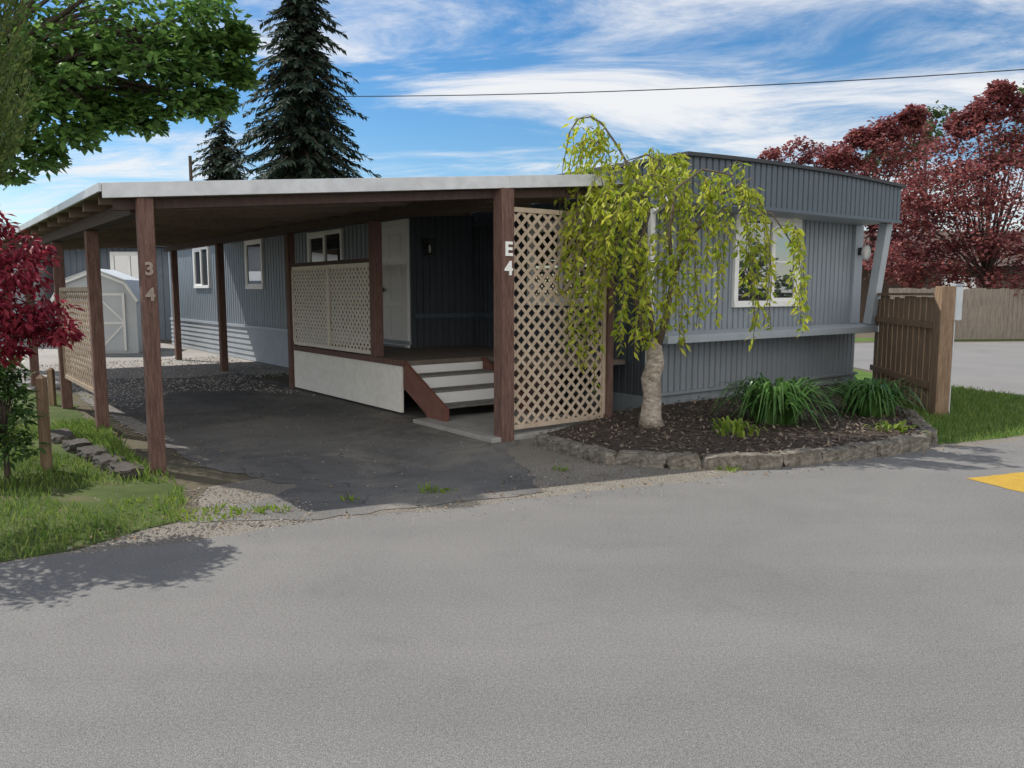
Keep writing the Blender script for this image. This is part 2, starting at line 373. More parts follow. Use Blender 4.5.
for x,y in scatter([tuple(H(*q)[:2]) for q in ((-5.5,5.8),(-5.2,4.5),(-4.2,6.2),(-3.2,5.6),(-2.6,4.2),(-2.6,8),(-5.5,8))],1300): pebble(m,x,y,-.002,U(.008,.022))
tag(m.build('gravel','gravelstone'),'loose grey gravel behind the driveway under the carport','gravel',kind='stuff')
m=MB()
def litter(poly,n):
    for x,y in scatter(poly,n): leaf(m,V(x,y,U(.0,.008)),V(U(-1,1),U(-1,1),U(-.05,.3)).normalized(),V(U(-.4,.4),U(-.4,.4),1).normalized(),U(.015,.05),U(.01,.025))
litter([tuple(H(*q)[:2]) for q in ((-5.7,.3),(-5.1,.3),(-5.1,8),(-5.7,8))],260)
litter([tuple(H(*q)[:2]) for q in ((-2.9,1.2),(-2.55,1.2),(-2.55,8),(-2.9,8))],160)
litter(dp,220)
litter([(-2.9,4.8),(-1.4,5.5),(-1.6,6.1),(-2.6,6.5)],130)
litter([(-2.3,5.2),(-.5,6.0),(.3,7.2),(.5,8.0),(1.4,7.15),(3.2,7.5),(4.3,8.0),(4.5,7.9),(.5,6.1)],260)
tag(m.build('dry_litter','litter'),'dry brown leaf litter lying on the driveway and along the road edge','leaf litter',kind='stuff')
# grass blades
def blades(mb,poly,n,h0,h1,dens=None):
    for x,y in scatter(poly,n):
        if dens and math.sin(x*3.1+math.sin(y*2.3)*2)+math.sin(y*4.3+x)*.7<dens: continue
        h=U(h0,h1); a=U(0,6.28); w=U(.003,.006); d=V(math.cos(a),math.sin(a),0); l=V(U(-.5,.5),U(-.5,.5),0)*h
        p=V(x,y,-.006); mb.add([p-d*w,p+d*w,p+V(0,0,h*.6)+l*.4+d*w*.7,p+V(0,0,h)+l],[(0,1,2,3)])
m=MB(); blades(m,[(-6.5,3.05),(-4.5,3.95),(-2.95,4.68),(-2.3,5.5),(-2.7,6.5),(-3.35,7.3),(-5.0,9.4),(-8,10)],23000,.025,.09,-.75)
blades(m,[(-3.0,6.6),(-3.4,7.0),(-5.4,9.4),(-4.9,9.5)],1800,.06,.15)
tag(m.build('lawn_grass','grass'),'patchy short grass growing on the left verge beside the driveway','grass',kind='stuff')
m=MB(); blades(m,[(4.6,8.35),(5.4,8.7),(8.6,10.3),(7.8,12.2),(7.3,13.8),(6.2,14),(5.2,10.6)],9000,.03,.09)
tag(m.build('corner_grass','grass'),'bright green grass on the corner right of the planting bed','grass',kind='stuff')
m=MB()
for px,py,n,r in ((435,491,60,.10),(270,511,50,.09),(205,515,120,.18),(145,505,90,.2),(640,462,50,.08),(350,500,20,.05),(60,398,60,.3),(730,470,25,.06),(560,470,25,.07)):
    c=G(px,py)
    for k in range(n):
        a=U(0,6.28); q=r*math.sqrt(U(0,1)); p=c+V(math.cos(a)*q*1.6,math.sin(a)*q,-.006)
        leaf(m,p,V(U(-.7,.7),U(-.7,.7),U(.2,1)).normalized(),V(U(-1,1),U(-1,1),.5).normalized(),U(.03,.08),U(.01,.02))
tag(m.build('weeds','weed'),'small green weeds sprouting along the cracked driveway edge','weeds',kind='stuff')
# ------------------------------------------------------------------ mobile home
home=thing('mobile_home','long slate blue mobile home with ribbed siding and white framed windows','house',H(0,0),R(37))
def part(name,mt,par,fn,bevel=0,frame=HF,**kw):
    mb=MB(frame); fn(mb); return mb.build(name,mt,par,bevel,**kw)
bow=lambda X: 3.20+.055*(1-((X-2.5)/2.56)**2)
part('front_wall','siding',home,lambda b:(b.ribs((0,0),(5,0),(0,-1),.22,2.68,.12,.022,.3),b.box(.02,4.98,.03,.06,.2,2.7)))
part('side_wall','siding_shaded',home,lambda b:(b.ribs((0,3.9),(0,0),(-1,0),.22,2.72,.12,.022,.3),b.box(.03,.06,.03,3.9,.2,2.72)))
part('side_wall','siding_shaded',home,lambda b:(b.ribs((-1.2,3.9),(0,3.9),(0,-1),.22,2.82,.12,.022,.3),b.box(-1.18,0,3.93,3.96,.2,2.82)))
part('side_wall','siding_side',home,lambda b:(b.ribs((-1.2,18.2),(-1.2,3.9),(-1,0),.78,2.82,.16,.022,.35),b.box(-1.17,-1.14,3.96,18.2,.0,2.82)))
part('side_wall','siding',home,lambda b:(b.ribs((5,0),(5,18.2),(1,0),.0,2.68,.11,.014),b.box(4.94,4.97,.06,18.2,0,2.7)))
part('rear_wall','siding',home,lambda b:b.box(-1.2,5,18.2,18.26,0,2.82))
def lap(b):
    for k in range(6):
        z=k*.125; b.add([(-1.235,3.9,z),(-1.235,18.2,z),(-1.208,18.2,z+.125),(-1.208,3.9,z+.125)],[(0,3,2,1)]); b.add([(-1.208,3.9,z),(-1.208,18.2,z),(-1.235,18.2,z),(-1.235,3.9,z)],[(0,1,2,3)])
part('skirting','skirt',home,lap)
part('belt_trim','trim',home,lambda b:b.box(-1.25,-1.2,3.9,18.2,.75,.81))
part('belt_trim','fascia',home,lambda b:(b.box(-1.15,-.002,3.86,3.898,1.17,1.24),b.box(-.04,-.002,.05,3.85,1.17,1.24)))
def rf(b):
    n=14; xs=[-.06+5.12*i/n for i in range(n+1)]
    for x0,x1 in zip(xs,xs[1:]):
        b.hexa([(x0,-.70,bow(x0)),(x1,-.70,bow(x1)),(x1,18.3,bow(x1)),(x0,18.3,bow(x0)),(x0,-.70,bow(x0)+.045),(x1,-.70,bow(x1)+.045),(x1,18.3,bow(x1)+.045),(x0,18.3,bow(x0)+.045)])
part('roof','roofdark',home,rf)
part('roof','roofdark',home,lambda b:b.box(-1.3,-.005,13.3,18.3,2.82,2.89))
part('fascia','fascia',home,lambda b:(b.ribs((0,-.65),(5,-.65),(0,-1),2.68,lambda t:bow(t),.12,.022,.3),b.ribs((0,18.2),(0,-.65),(-1,0),2.68,3.2,.12,.022,.3),b.ribs((5,-.65),(5,18.2),(1,0),2.68,3.2,.12,.022,.3)))
part('soffit','trim',home,lambda b:b.box(.01,4.99,-.64,-.0,2.665,2.70))
part('fascia_trim','fascia',home,lambda b:(b.box(-.02,5.02,-.675,-.653,2.655,2.70),b.box(-.022,-.002,-.65,13,2.655,2.70)))
part('window_shelf','trim',home,lambda b:b.hexa([(-.02,-.42,.94),(5.05,-.42,.94),(5.05,-.0,.94),(-.02,-.0,.94),(-.02,-.42,1.04),(5.05,-.42,1.04),(5.05,-.0,1.07),(-.02,-.0,1.07)]),.006)
part('skirting','siding',home,lambda b:(b.ribs((0,-.03),(5,-.03),(0,-1),-.01,.22,.22,.012),b.box(0,5,-.02,0,-.01,.2)))
part('skirting','siding_side',home,lambda b:b.box(-.03,-.002,-.02,3.9,-.01,.24))
part('ledge','siding',home,lambda b:b.box(-.01,5.01,-.075,-.002,.225,.265),.006)
part('corner_trim','trim',home,lambda b:b.box(4.80,5.03,-.05,-.002,1.07,2.66),.005)
part('brace','trim',home,lambda b:b.bar((4.95,-.27,1.07),(4.95,-.46,2.66),.17,.14,(0,1,0)),.005)
def dsp(b):
    b.box(-.02,.06,-.10,-.03,.14,2.6); b.bar((.02,-.065,2.58),(.02,-.42,2.76),.07,.07); b.bar((.02,-.065,.16),(-.02,-.3,.10),.07,.07)
part('downspout','white',home,dsp,.012)
def window(par,o,ax,nm,s0,s1,z0,z1,mull=(),fw=.075,grid=None):
    b=MB(HF)
    b.obox(o,ax,nm,s0-fw,s1+fw,-.01,.045,z1,z1+fw); b.obox(o,ax,nm,s0-fw,s1+fw,-.01,.055,z0-fw,z0)
    b.obox(o,ax,nm,s0-fw,s0,-.01,.045,z0,z1); b.obox(o,ax,nm,s1,s1+fw,-.01,.045,z0,z1)
    for q in mull: b.obox(o,ax,nm,q-.03,q+.03,-.01,.04,z0,z1)
    w=b.build('window','white',par,.004)
    ed=[s0]+list(mull)+[s1]
    for a,c in zip(ed,ed[1:]):
        p=MB(HF); p.obox(o,ax,nm,a,c,.004,.014,z0,z1); p.build('pane','glass',w)
    a,c=ed[-2],ed[-1]; p=MB(HF); k0=a+.03 if mull else a
    p.obox(o,ax,nm,k0,k0+.035,.0145,.032,z0,z1); p.obox(o,ax,nm,c-.035,c,.0145,.032,z0,z1); p.obox(o,ax,nm,k0+.035,c-.035,.0145,.032,z0,z0+.04); p.obox(o,ax,nm,k0+.035,c-.035,.0145,.032,z1-.04,z1)
    if grid: p.obox(o,ax,nm,k0+.035,c-.035,.0145,.022,grid-.012,grid+.012)
    p.build('sash','white',w)
    return w
window(home,(0,0,0),(1,0,0),(0,-1,0),1.83,3.22,1.46,2.60,(2.62,),.09,2.03)
window(home,(-1.2,0,0),(0,1,0),(-1,0,0),6.35,7.75,2.08,2.64,(7.05,))
window(home,(-1.2,0,0),(0,1,0),(-1,0,0),10.4,11.35,1.72,2.68,())
window(home,(-1.2,0,0),(0,1,0),(-1,0,0),14.3,15.5,1.75,2.68,(14.9,))
window(home,(0,0,0),(0,1,0),(-1,0,0),1.0,2.3,1.5,2.5,(1.65,),.11)
d=part('door','white',home,lambda b:(b.box(-1.24,-1.20,4.02,4.85,.73,2.63),)+tuple(b.box(-1.262,-1.24,y0,y1,z0,z1) for y0,y1 in ((4.13,4.40),(4.48,4.75)) for z0,z1 in ((.88,1.35),(1.45,2.02),(2.12,2.5))),.01)
part('handle','black',d,lambda b:(b.tube([(-1.24,4.79,1.62),(-1.33,4.79,1.62)],.04),b.box(-1.335,-1.29,4.62,4.82,1.59,1.65)))
part('lock','black',d,lambda b:b.box(-1.285,-1.24,4.73,4.85,1.78,1.93))
part('door_frame','white',home,lambda b:(b.box(-1.25,-1.20,3.93,4.018,.7,2.72),b.box(-1.25,-1.20,4.852,4.94,.7,2.72),b.box(-1.25,-1.20,4.02,4.85,2.632,2.72)))
l=part('porch_lamp','black',home,lambda b:(b.box(-.98,-.88,3.86,3.895,2.25,2.42),b.box(-1.0,-.86,3.70,3.86,2.38,2.42),b.box(-.99,-.87,3.71,3.84,2.16,2.19),b.box(-.99,-.975,3.71,3.725,2.19,2.38),b.box(-.885,-.87,3.71,3.725,2.19,2.38)))
part('lamp_glass','lamp',l,lambda b:b.tube([(-.93,3.775,2.2),(-.93,3.775,2.26),(-.93,3.775,2.32)],[.02,.03,.015],10))
l=part('wall_lamp','black',home,lambda b:(b.box(4.88,4.94,-.10,-.052,2.18,2.30),b.tube([(4.91,-.07,2.28),(4.91,-.16,2.32)],.015)))
part('lamp_globe','lamp',l,lambda b:b.tube([(4.91,-.17,2.10),(4.91,-.17,2.14),(4.91,-.17,2.22),(4.91,-.17,2.30),(4.91,-.17,2.33)],[.03,.06,.075,.06,.03],14),smooth=True)
# ------------------------------------------------------------------ carport
rz=lambda x: 2.485+.078*(x+6.22)
car=thing('carport','open carport with brown posts and pale metal edged flat roof','carport',H(-4.2,5),R(37))
rp=[(-6.22,.28),(-2.5,-.42),(-1.35,-.62),(-1.35,.15),(-.03,.15),(-.03,13.25),(-6.22,13.25)]
part('roof','metal',car,lambda b:b.prism(rp,lambda x,y:rz(x)-.012,lambda x,y:rz(x)))
part('ceiling','ply',car,lambda b:b.prism([(-6.17,.36),(-2.5,-.34),(-1.4,-.54),(-1.4,.2),(-.06,.2),(-.06,13.2),(-6.17,13.2)],lambda x,y:rz(x)-.03,lambda x,y:rz(x)-.014))
def ff(b):
    for p,q in zip(rp[:2],rp[1:3]):
        a=V(p[0],p[1],rz(p[0])); c=V(q[0],q[1],rz(q[0])); k=V(0,0,.115); n=V(0,.028,0); e=V(0,0,.012)
        b.hexa([a-k-n,c-k-n,c-k,a-k,a+e-n,c+e-n,c+e,a+e])
part('front_fascia','metal',car,ff,.004)
part('side_fascia','metal',car,lambda b:b.hexa([(-6.245,.27,rz(-6.22)-.06),(-6.222,.27,rz(-6.22)-.06),(-6.222,13.25,rz(-6.22)-.06),(-6.245,13.25,rz(-6.22)-.06),(-6.245,.27,rz(-6.22)+.01),(-6.222,.27,rz(-6.22)+.01),(-6.222,13.25,rz(-6.22)+.01),(-6.245,13.25,rz(-6.22)+.01)]))
y=.75
while y<13.2:
    part('rafter','ply',car,lambda b:b.hexa([(-6.16,y-.022,rz(-6.16)-.13),(-6.16,y+.022,rz(-6.16)-.13),(-.08,y+.022,rz(-.08)-.13),(-.08,y-.022,rz(-.08)-.13),(-6.16,y-.022,rz(-6.16)-.032),(-6.16,y+.022,rz(-6.16)-.032),(-.08,y+.022,rz(-.08)-.032),(-.08,y-.022,rz(-.08)-.032)]))
    y+=.78
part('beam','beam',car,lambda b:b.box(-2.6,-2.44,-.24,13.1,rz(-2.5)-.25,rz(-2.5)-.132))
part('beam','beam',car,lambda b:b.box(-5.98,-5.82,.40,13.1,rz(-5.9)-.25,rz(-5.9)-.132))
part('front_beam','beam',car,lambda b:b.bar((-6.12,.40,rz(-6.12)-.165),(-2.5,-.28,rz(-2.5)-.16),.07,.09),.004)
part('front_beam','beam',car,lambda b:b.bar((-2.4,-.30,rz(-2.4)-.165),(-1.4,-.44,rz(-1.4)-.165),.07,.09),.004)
rowp=[]
for yy,w in ((-.36,.16),(2.53,.135),(5.5,.125),(9.13,.13),(12.5,.13)):
    top=rz(-2.5)-.115 if yy<0 else rz(-2.5)-.252
    bot=.718 if yy==2.53 else -.02
    rowp.append(part('post','post',car,lambda b:b.box(-2.52-w/2,-2.52+w/2,yy-w/2,yy+w/2,bot,top),.008))
lefp=[]
for yy in (.267,2.73,5.2,8.5,12):
    top=rz(-5.9)-.115 if yy<1 else rz(-5.9)-.252
    lefp.append(part('post','post',car,lambda b:b.box(-5.96,-5.83,yy-.05,yy+.05,-.02,top),.008))
def glyph(ch,size,o,mt,par,name):
    cu=bpy.data.curves.new('glyph','FONT'); cu.body=ch; cu.size=size; cu.extrude=.006; cu.offset=.006; cu.align_x='CENTER'
    t=bpy.data.objects.new('glyph',cu); COL.objects.link(t); bpy.context.view_layer.update()
    me=bpy.data.meshes.new_from_object(t.evaluated_get(bpy.context.evaluated_depsgraph_get()))
    b=MB(HF); b.add([(o[0]+v.co.x,o[1]-v.co.z,o[2]+v.co.y) for v in me.vertices],[tuple(p.vertices) for p in me.polygons])
    bpy.data.objects.remove(t); bpy.data.curves.remove(cu)
    return b.build(name,mt,par)
fy=-.36-.16/2-.007
glyph('E',.20,(-2.52,fy,1.97),'white',rowp[0],'address_letter'); glyph('4',.20,(-2.52,fy,1.77),'white',rowp[0],'address_number')
fy=.267-.05-.007
glyph('3',.15,(-5.895,fy,1.74),'num',lefp[0],'address_number'); glyph('4',.15,(-5.895,fy,1.52),'num',lefp[0],'address_number')
# ------------------------------------------------------------------ lattice
def lattice(b,o,ax,nm,L,z0,z1,pitch,w,fr=.05):
    o=V(*o); ax=V(*ax); nm=V(*nm); k=V(0,0,1); hgt=z1-z0
    for sg in (1,-1):
        c=-hgt
        while c<L+hgt:
            if sg==1: t0=max(0,-c); t1=min(hgt,L-c); f=lambda t:c+t
            else: t0=max(0,c+hgt-L); t1=min(hgt,c+hgt); f=lambda t:c+hgt-t
            if t1-t0>.03:
                off=nm*(.004*sg)
                b.bar(o+ax*f(t0)+k*(z0+t0)+off,o+ax*f(t1)+k*(z0+t1)+off,.007,w,tuple((ax*(-sg)+k)))
            c+=pitch
    for z in (z0,z1): b.obox(o,ax,nm,0,L,-.018,.018,z-fr/2,z+fr/2)
    for s in (0,L): b.obox(o,ax,nm,s-fr/2,s+fr/2,-.018,.018,z0+fr/2,z1-fr/2)
ls=thing('lattice_screen','tall tan diagonal lattice screen right of the post marked E','lattice',H(-1.7,-.3),R(37))
part('lattice_panel','lattice',ls,lambda b:lattice(b,(-2.40,-.33,0),(1,0,0),(0,-1,0),1.36,.12,2.46,.145,.036))
part('post','post',ls,lambda b:b.box(-1.01,-.92,-.38,-.28,-.02,2.6),.006)
lr=thing('lattice_railing','pale diagonal lattice railing panel above the white porch skirt','railing',H(-2.52,4),R(37))
part('lattice_panel','lattice_pale',lr,lambda b:lattice(b,(-2.52,2.63,0),(0,1,0),(-1,0,0),2.78,.76,1.96,.11,.031))
part('top_rail','beam',lr,lambda b:b.box(-2.57,-2.47,2.61,5.42,1.99,2.04))
part('baluster','lattice_pale',lr,lambda b:b.box(-2.56,-2.535,3.98,4.04,.79,1.93))
sl=thing('lattice_screen','tan lattice panel between the left carport posts near the lawn','lattice',H(-5.9,4),R(37))
part('lattice_panel','lattice_side',sl,lambda b:lattice(b,(-5.9,2.82,0),(0,1,0),(-1,0,0),2.28,.45,1.62,.14,.034))
# ------------------------------------------------------------------ porch
po=thing('porch','raised porch with white skirt panel and short steps beside the carport','porch',H(-1.6,3),R(37))
part('floor','deck',po,lambda b:b.prism([(-2.5,1.83),(-1.2,1.83),(-1.2,.3),(-.04,.3),(-.04,3.85),(-1.26,3.85),(-1.26,5.5),(-2.5,5.5)],.64,.70))
part('skirt_panel','offwhite',po,lambda b:b.box(-2.535,-2.50,1.86,5.43,.03,.635))
part('cap_board','post',po,lambda b:b.box(-2.56,-2.502,1.83,5.43,.64,.715))
part('side_board','beam',po,lambda b:b.box(-1.24,-1.2,.3,1.83,0,.638))
for k in range(3):
    z=.70-.165*(k+1); y1=1.83-.29*k; y0=y1-.29
    part('riser','white',po,lambda b:b.box(-2.46,-1.29,y1-.03,y1-.003,z,z+.165-(.03 if k else .062)))
    part('tread','tread',po,lambda b:b.box(-2.46,-1.29,y0-.025,y1-.032,z-.028,z),.004)
for x in (-2.49,-1.265):
    part('stringer','redstep',po,lambda b:b.hexa([(x-.025,.82,.04),(x+.025,.82,.04),(x+.025,1.26,.04),(x-.025,1.26,.04),(x-.025,.82,.20),(x+.025,.82,.20),(x+.025,1.83,.70),(x-.025,1.83,.70)]),.004)
    part('stringer','redstep',po,lambda b:b.hexa([(x-.024,1.2,.042),(x+.024,1.2,.042),(x+.024,1.825,.35),(x-.024,1.825,.35),(x-.024,1.2,.30),(x+.024,1.2,.30),(x+.024,1.825,.68),(x-.024,1.825,.68)]))
m=MB(HF); m.prism([(-2.72,-.42),(-1.0,-.42),(-1.0,1.1),(-2.72,1.25)],-.02,.045)
struct(m.build('concrete_pad','concrete',bevel=.01))
# ------------------------------------------------------------------ right fence, meter, back fence
fe=thing('wooden_fence','short brown plank fence beside the right corner of the home','fence',(5.75,12,0))
A=V(5.97,13.25,0); B=V(5.56,10.5,0); d=(B-A); L=d.length; d.normalize()
n=12
for i in range(n):
    s=(i+.5)/n*L; h=1.50+U(-.03,.03)
    part('plank','fence',fe,lambda b:b.bar(A+d*s+V(0,0,-.01),A+d*s+V(0,0,h),.022,L/n*.84,tuple(d)),.004,Matrix())
nrm=V(d.y,-d.x,0)
for z in (.35,1.15):
    part('rail','fence',fe,lambda b:b.bar(A+V(0,0,z)+nrm*.035,B+V(0,0,z)+nrm*.035,.04,.09),.003,Matrix())
part('cap_rail','fence',fe,lambda b:b.bar(A+V(0,0,1.55),B+V(0,0,1.56),.12,.035),.003,Matrix())
part('post','fence',fe,lambda b:b.box(5.48,5.66,10.32,10.5,-.02,1.66),.008,Matrix())
mb_=thing('utility_box','small pale grey box fixed to the right side of the fence post','box',(5.72,10.41,1.2))
part('case','box',mb_,lambda b:b.box(5.665,5.77,10.35,10.47,1.22,1.66),.015,Matrix())
part('lid','trim',mb_,lambda b:b.box(5.663,5.78,10.34,10.48,1.662,1.69),.006,Matrix())
part('conduit','box',mb_,lambda b:b.tube([(5.70,10.41,0),(5.70,10.41,.6),(5.70,10.41,1.22)],.018,8),0,Matrix())
bf=thing('board_fence','weathered grey board fence across the side road','fence',(18,27,0))
a=V(12.4,26.5,0); bdir=V(1,.12,0).normalized()
for i in range(66):
    h=1.68+U(-.03,.03); q=a+bdir*(i*.165)
    part('board','greywood',bf,lambda b:b.bar(q,q+V(0,0,h),.02,.15,tuple(bdir)),0,Matrix())
part('rail','greywood',bf,lambda b:b.bar(a+V(0,.05,1.3),a+bdir*10.8+V(0,.05,1.3),.05,.09),0,Matrix())
for i,(px,py,h,lb) in enumerate(((47,470,.83,'thin weathered wooden stake standing in the left lawn, nearer of two'),(53,405,.5,'short weathered wooden stake near the lattice, farther of two'))):
    g=G(px,py); m=MB(); m.box(g.x-.035,g.x+.035,g.y-.035,g.y+.035,-.02,h)
    m.add([(g.x-.035,g.y-.035,h),(g.x+.035,g.y-.035,h),(g.x+.035,g.y+.035,h),(g.x-.035,g.y+.035,h),(g.x,g.y,h+.04)],[(0,1,4),(1,2,4),(2,3,4),(3,0,4)])
    tag(m.build('wooden_stake','fence'),lb,'stake','stakes in the left lawn')
# ------------------------------------------------------------------ shed and neighbours
SF=Matrix.Translation((-10.6,20.6,0))@Matrix.Rotation(R(14),4,'Z')@Matrix.Diagonal((.95,1,.9,1))
sh=thing('garden_shed','pale grey barn roofed garden shed behind the carport','shed',(-10.6,20.6,0),R(14))
gp=[(-1,0),(1,0),(1,1.55),(.72,2.02),(0,2.32),(-.72,2.02),(-1,1.55)]
part('wall','shed',sh,lambda b:b.add([(x,0,z) for x,z in gp]+[(x,2.2,z) for x,z in gp],[tuple(range(7)),tuple(range(7,14))[::-1]]+[(i,(i+1)%7,7+(i+1)%7,7+i) for i in (1,6)]),0,SF)
def srf(b):
    q=[(1.07,1.5),(.76,2.05),(0,2.37),(-.76,2.05),(-1.07,1.5)]
    for (x0,z0),(x1,z1) in zip(q,q[1:]): b.hexa([(x0,-.1,z0),(x1,-.1,z1),(x1,2.3,z1),(x0,2.3,z0),(x0,-.1,z0+.05),(x1,-.1,z1+.05),(x1,2.3,z1+.05),(x0,2.3,z0+.05)])
part('roof','shed',sh,srf,0,SF)
def strm(b):
    q=[(1.05,1.48),(.75,2.0),(0,2.33),(-.75,2.0),(-1.05,1.48)]
    for (x0,z0),(x1,z1) in zip(q,q[1:]): b.bar((x0,-.11,z0),(x1,-.11,z1),.02,.07,(0,0,1))
part('trim','white',sh,strm,0,SF)
for x0,x1 in ((-.72,-.01),(.01,.72)):
    dd=part('door','shed',sh,lambda b:b.box(x0,x1,-.04,-.002,.08,1.72),0,SF)
    part('door_trim','white',dd,lambda b:(b.box(x0,x0+.06,-.055,-.041,.08,1.72),b.box(x1-.06,x1,-.055,-.041,.08,1.72),b.bar((x0+.03,-.05,.1),(x1-.03,-.05,.85),.012,.05),b.bar((x0+.03,-.05,1.65),(x1-.03,-.05,.9),.012,.05),b.box(x0,x1,-.057,-.043,.84,.91),b.box(x0,x1,-.057,-.043,1.65,1.72)),0,SF)
nb=thing('neighbor_home','dark blue neighbouring home behind the garden shed','house',(-11.5,28,0))
I=Matrix()
part('wall','nblue',nb,lambda b:b.ribs((-15,26.6),(-8.6,26.6),(0,-1),0,3.0,.2,.02),0,I)
part('wall','nblue',nb,lambda b:b.box(-15,-8.6,26.65,32,0,3.0),0,I)
part('roof','roofdark',nb,lambda b:b.box(-15.3,-8.3,26.2,32.3,3.01,3.18),0,I)
w=part('window','white',nb,lambda b:(b.box(-13.1,-11.9,26.52,26.59,1.85,1.97),b.box(-13.1,-11.9,26.52,26.59,2.75,2.87),b.box(-13.1,-12.98,26.52,26.59,1.97,2.75),b.box(-12.02,-11.9,26.52,26.59,1.97,2.75),b.box(-12.55,-12.45,26.52,26.585,1.97,2.75)),0,I)
part('pane','glass',w,lambda b:b.box(-12.98,-12.02,26.55,26.58,1.97,2.75),0,I)
n2=thing('neighbor_home','pale neighbouring home with white roof edge at far left','house',(-21,25,0))
part('wall','shed',n2,lambda b:b.box(-30,-15.6,24.5,30,0,3.2),0,I)
part('roof','metal',n2,lambda b:b.box(-30.3,-15.2,24,30.3,3.35,3.6),0,I)
part('roof','roofdark',n2,lambda b:b.box(-30.1,-15.4,24.1,30.2,3.2,3.345),0,I)
h3=thing('brown_house','brown house with low gable roof behind the purple trees','house',(20,36,0))
part('wall','tan',h3,lambda b:b.box(15,28,35,42,0,2.7),0,I)
part('roof','brownroof',h3,lambda b:b.add([(14.5,34.4,2.65),(28.5,34.4,2.65),(28.5,38.5,4.4),(14.5,38.5,4.4),(28.5,42.6,2.65),(14.5,42.6,2.65)],[(0,1,2,3),(3,2,4,5),(0,3,5),(1,4,2)]),0,I)
w=part('window','white',h3,lambda b:b.box(18.5,20,34.94,34.99,1.2,2.3),0,I)
part('pane','glass',w,lambda b:b.box(18.6,19.9,34.92,34.935,1.3,2.2),0,I)
q=at(190,156,42); m=MB(); m.tube([(q.x,42,0),(q.x,42,q.z)],[.11,.08],10); pl=tag(m.build('utility_pole','bark'),'thin dark utility pole rising behind the carport roof','pole')
m=MB(); a=at(250,96,44); b=at(1150,60,34); pts=[]
for i in range(33):
    t=i/32; p=a.lerp(b,t); p.z-=.9*4*t*(1-t)*.5; pts.append(p)
m.tube(pts,.022,6); tag(m.build('power_cable','wire'),'thin black overhead cable crossing the sky above the home','cable')
# ------------------------------------------------------------------ trees
def crown(mb,blobs,nsub,nleaf,L,W,sub=.34,down=0):
    cs=[]
    for c,r in blobs:
        c=Vector(c); rr=r if hasattr(r,'__len__') else (r,r,r*.85)
        for k in range(nsub):
            v=rv().normalized()*U(.35,1)**.5; sc=c+V(v.x*rr[0],v.y*rr[1],v.z*rr[2]); s=rr[0]*sub*U(.6,1.25); cs.append(sc)
            for j in range(nleaf):
                q=rv(); p=sc+V(q.x*s*1.2,q.y*s*1.2,q.z*s*.65)
                a=V(q.x+U(-.6,.6),q.y+U(-.6,.6),U(-.7,.4)-down).normalized(); n=V(U(-.7,.7),U(-.7,.7),1).normalized()
                leaf(mb,p,a,n,L*U(.6,1.2),W*U(.7,1.2))
    return cs
def tree(name,label,cat,base,trunk,blobs,lm,nsub,nleaf,L,W,r0=.2,group=None,bark='bark',every=2,**kw):
    t=thing(name,label,cat,base,0,group)
    mb=MB(); cs=crown(mb,blobs,nsub,nleaf,L,W,**kw); mb.build('crown',lm,t)
    b=MB(); pts=[Vector(p) for p in trunk]; n=len(pts); b.tube(pts,[r0*(1-.55*i/(n-1)) for i in range(n)],9)
    for c in cs[::every]:
        s=pts[-1] if U(0,1)<.6 else pts[-1].lerp(pts[-2],U(0,.6)); mid=s.lerp(c,.5)+V(U(-.2,.2),U(-.2,.2),U(0,.35))*(c-s).length*.3
        b.tube([s,mid,c],[r0*.28,r0*.16,r0*.05],5)
    b.build('trunk',bark,t,smooth=True); return t
bl=[(at(*p[:3]),p[3]) for p in ((20,20,17,1.7),(80,15,17.5,1.6),(145,15,17,1.3),(190,22,18,1.0),(222,52,18,.6),(185,75,17.5,.8),(130,70,17,.95),(70,75,16.5,1.1),(20,90,16.5,1.1),(55,125,16,.65),(105,116,17,.5),(25,158,16,.6),(150,112,17.5,.45),(212,102,18,.4),(240,38,18,.3),(238,75,18,.28),(-50,40,17,2),(-60,130,16.5,1.3))]
tree('maple_tree','large green leafy tree overhanging the carport roof at upper left','tree',(-12.3,17.5,0),[(-12.3,17.5,-.1),(-12.2,17.4,2),(-11.8,17.3,4.2),(-10.6,17.2,6.3)],bl,'maple',20,36,.21,.15,.34,every=4,sub=.38)
t=thing('cedar_tree','olive green columnar evergreen at the upper left edge','tree',(-5.95,9.2,0))
mb=MB()
for k in range(1500):
    z=U(2.7,6.8); r=.50*min(1,(z-2.4)/.9)*min(1,(7.6-z)/2.0); a=U(0,6.28); q=r*U(.35,1.1); d=V(math.cos(a),math.sin(a),0)
    c=V(-5.95,9.2,z)+d*q; up=(d*U(.25,.7)+V(0,0,1)).normalized()
    for j in range(8):
        s=j/8*.22; sg=1 if j%2 else -1; sd=V(-d.y,d.x,0)*sg
        leaf(mb,c+up*s,(up*U(.6,1)+sd*U(.3,.8)+d*U(-.2,.3)).normalized(),(d+V(0,0,.3)).normalized(),U(.06,.11),.03)
mb.build('crown','cedar',t); mb=MB(); mb.tube([(-5.95,9.2,-.1),(-5.95,9.2,6.7)],[.1,.03]); mb.build('trunk','bark',t)
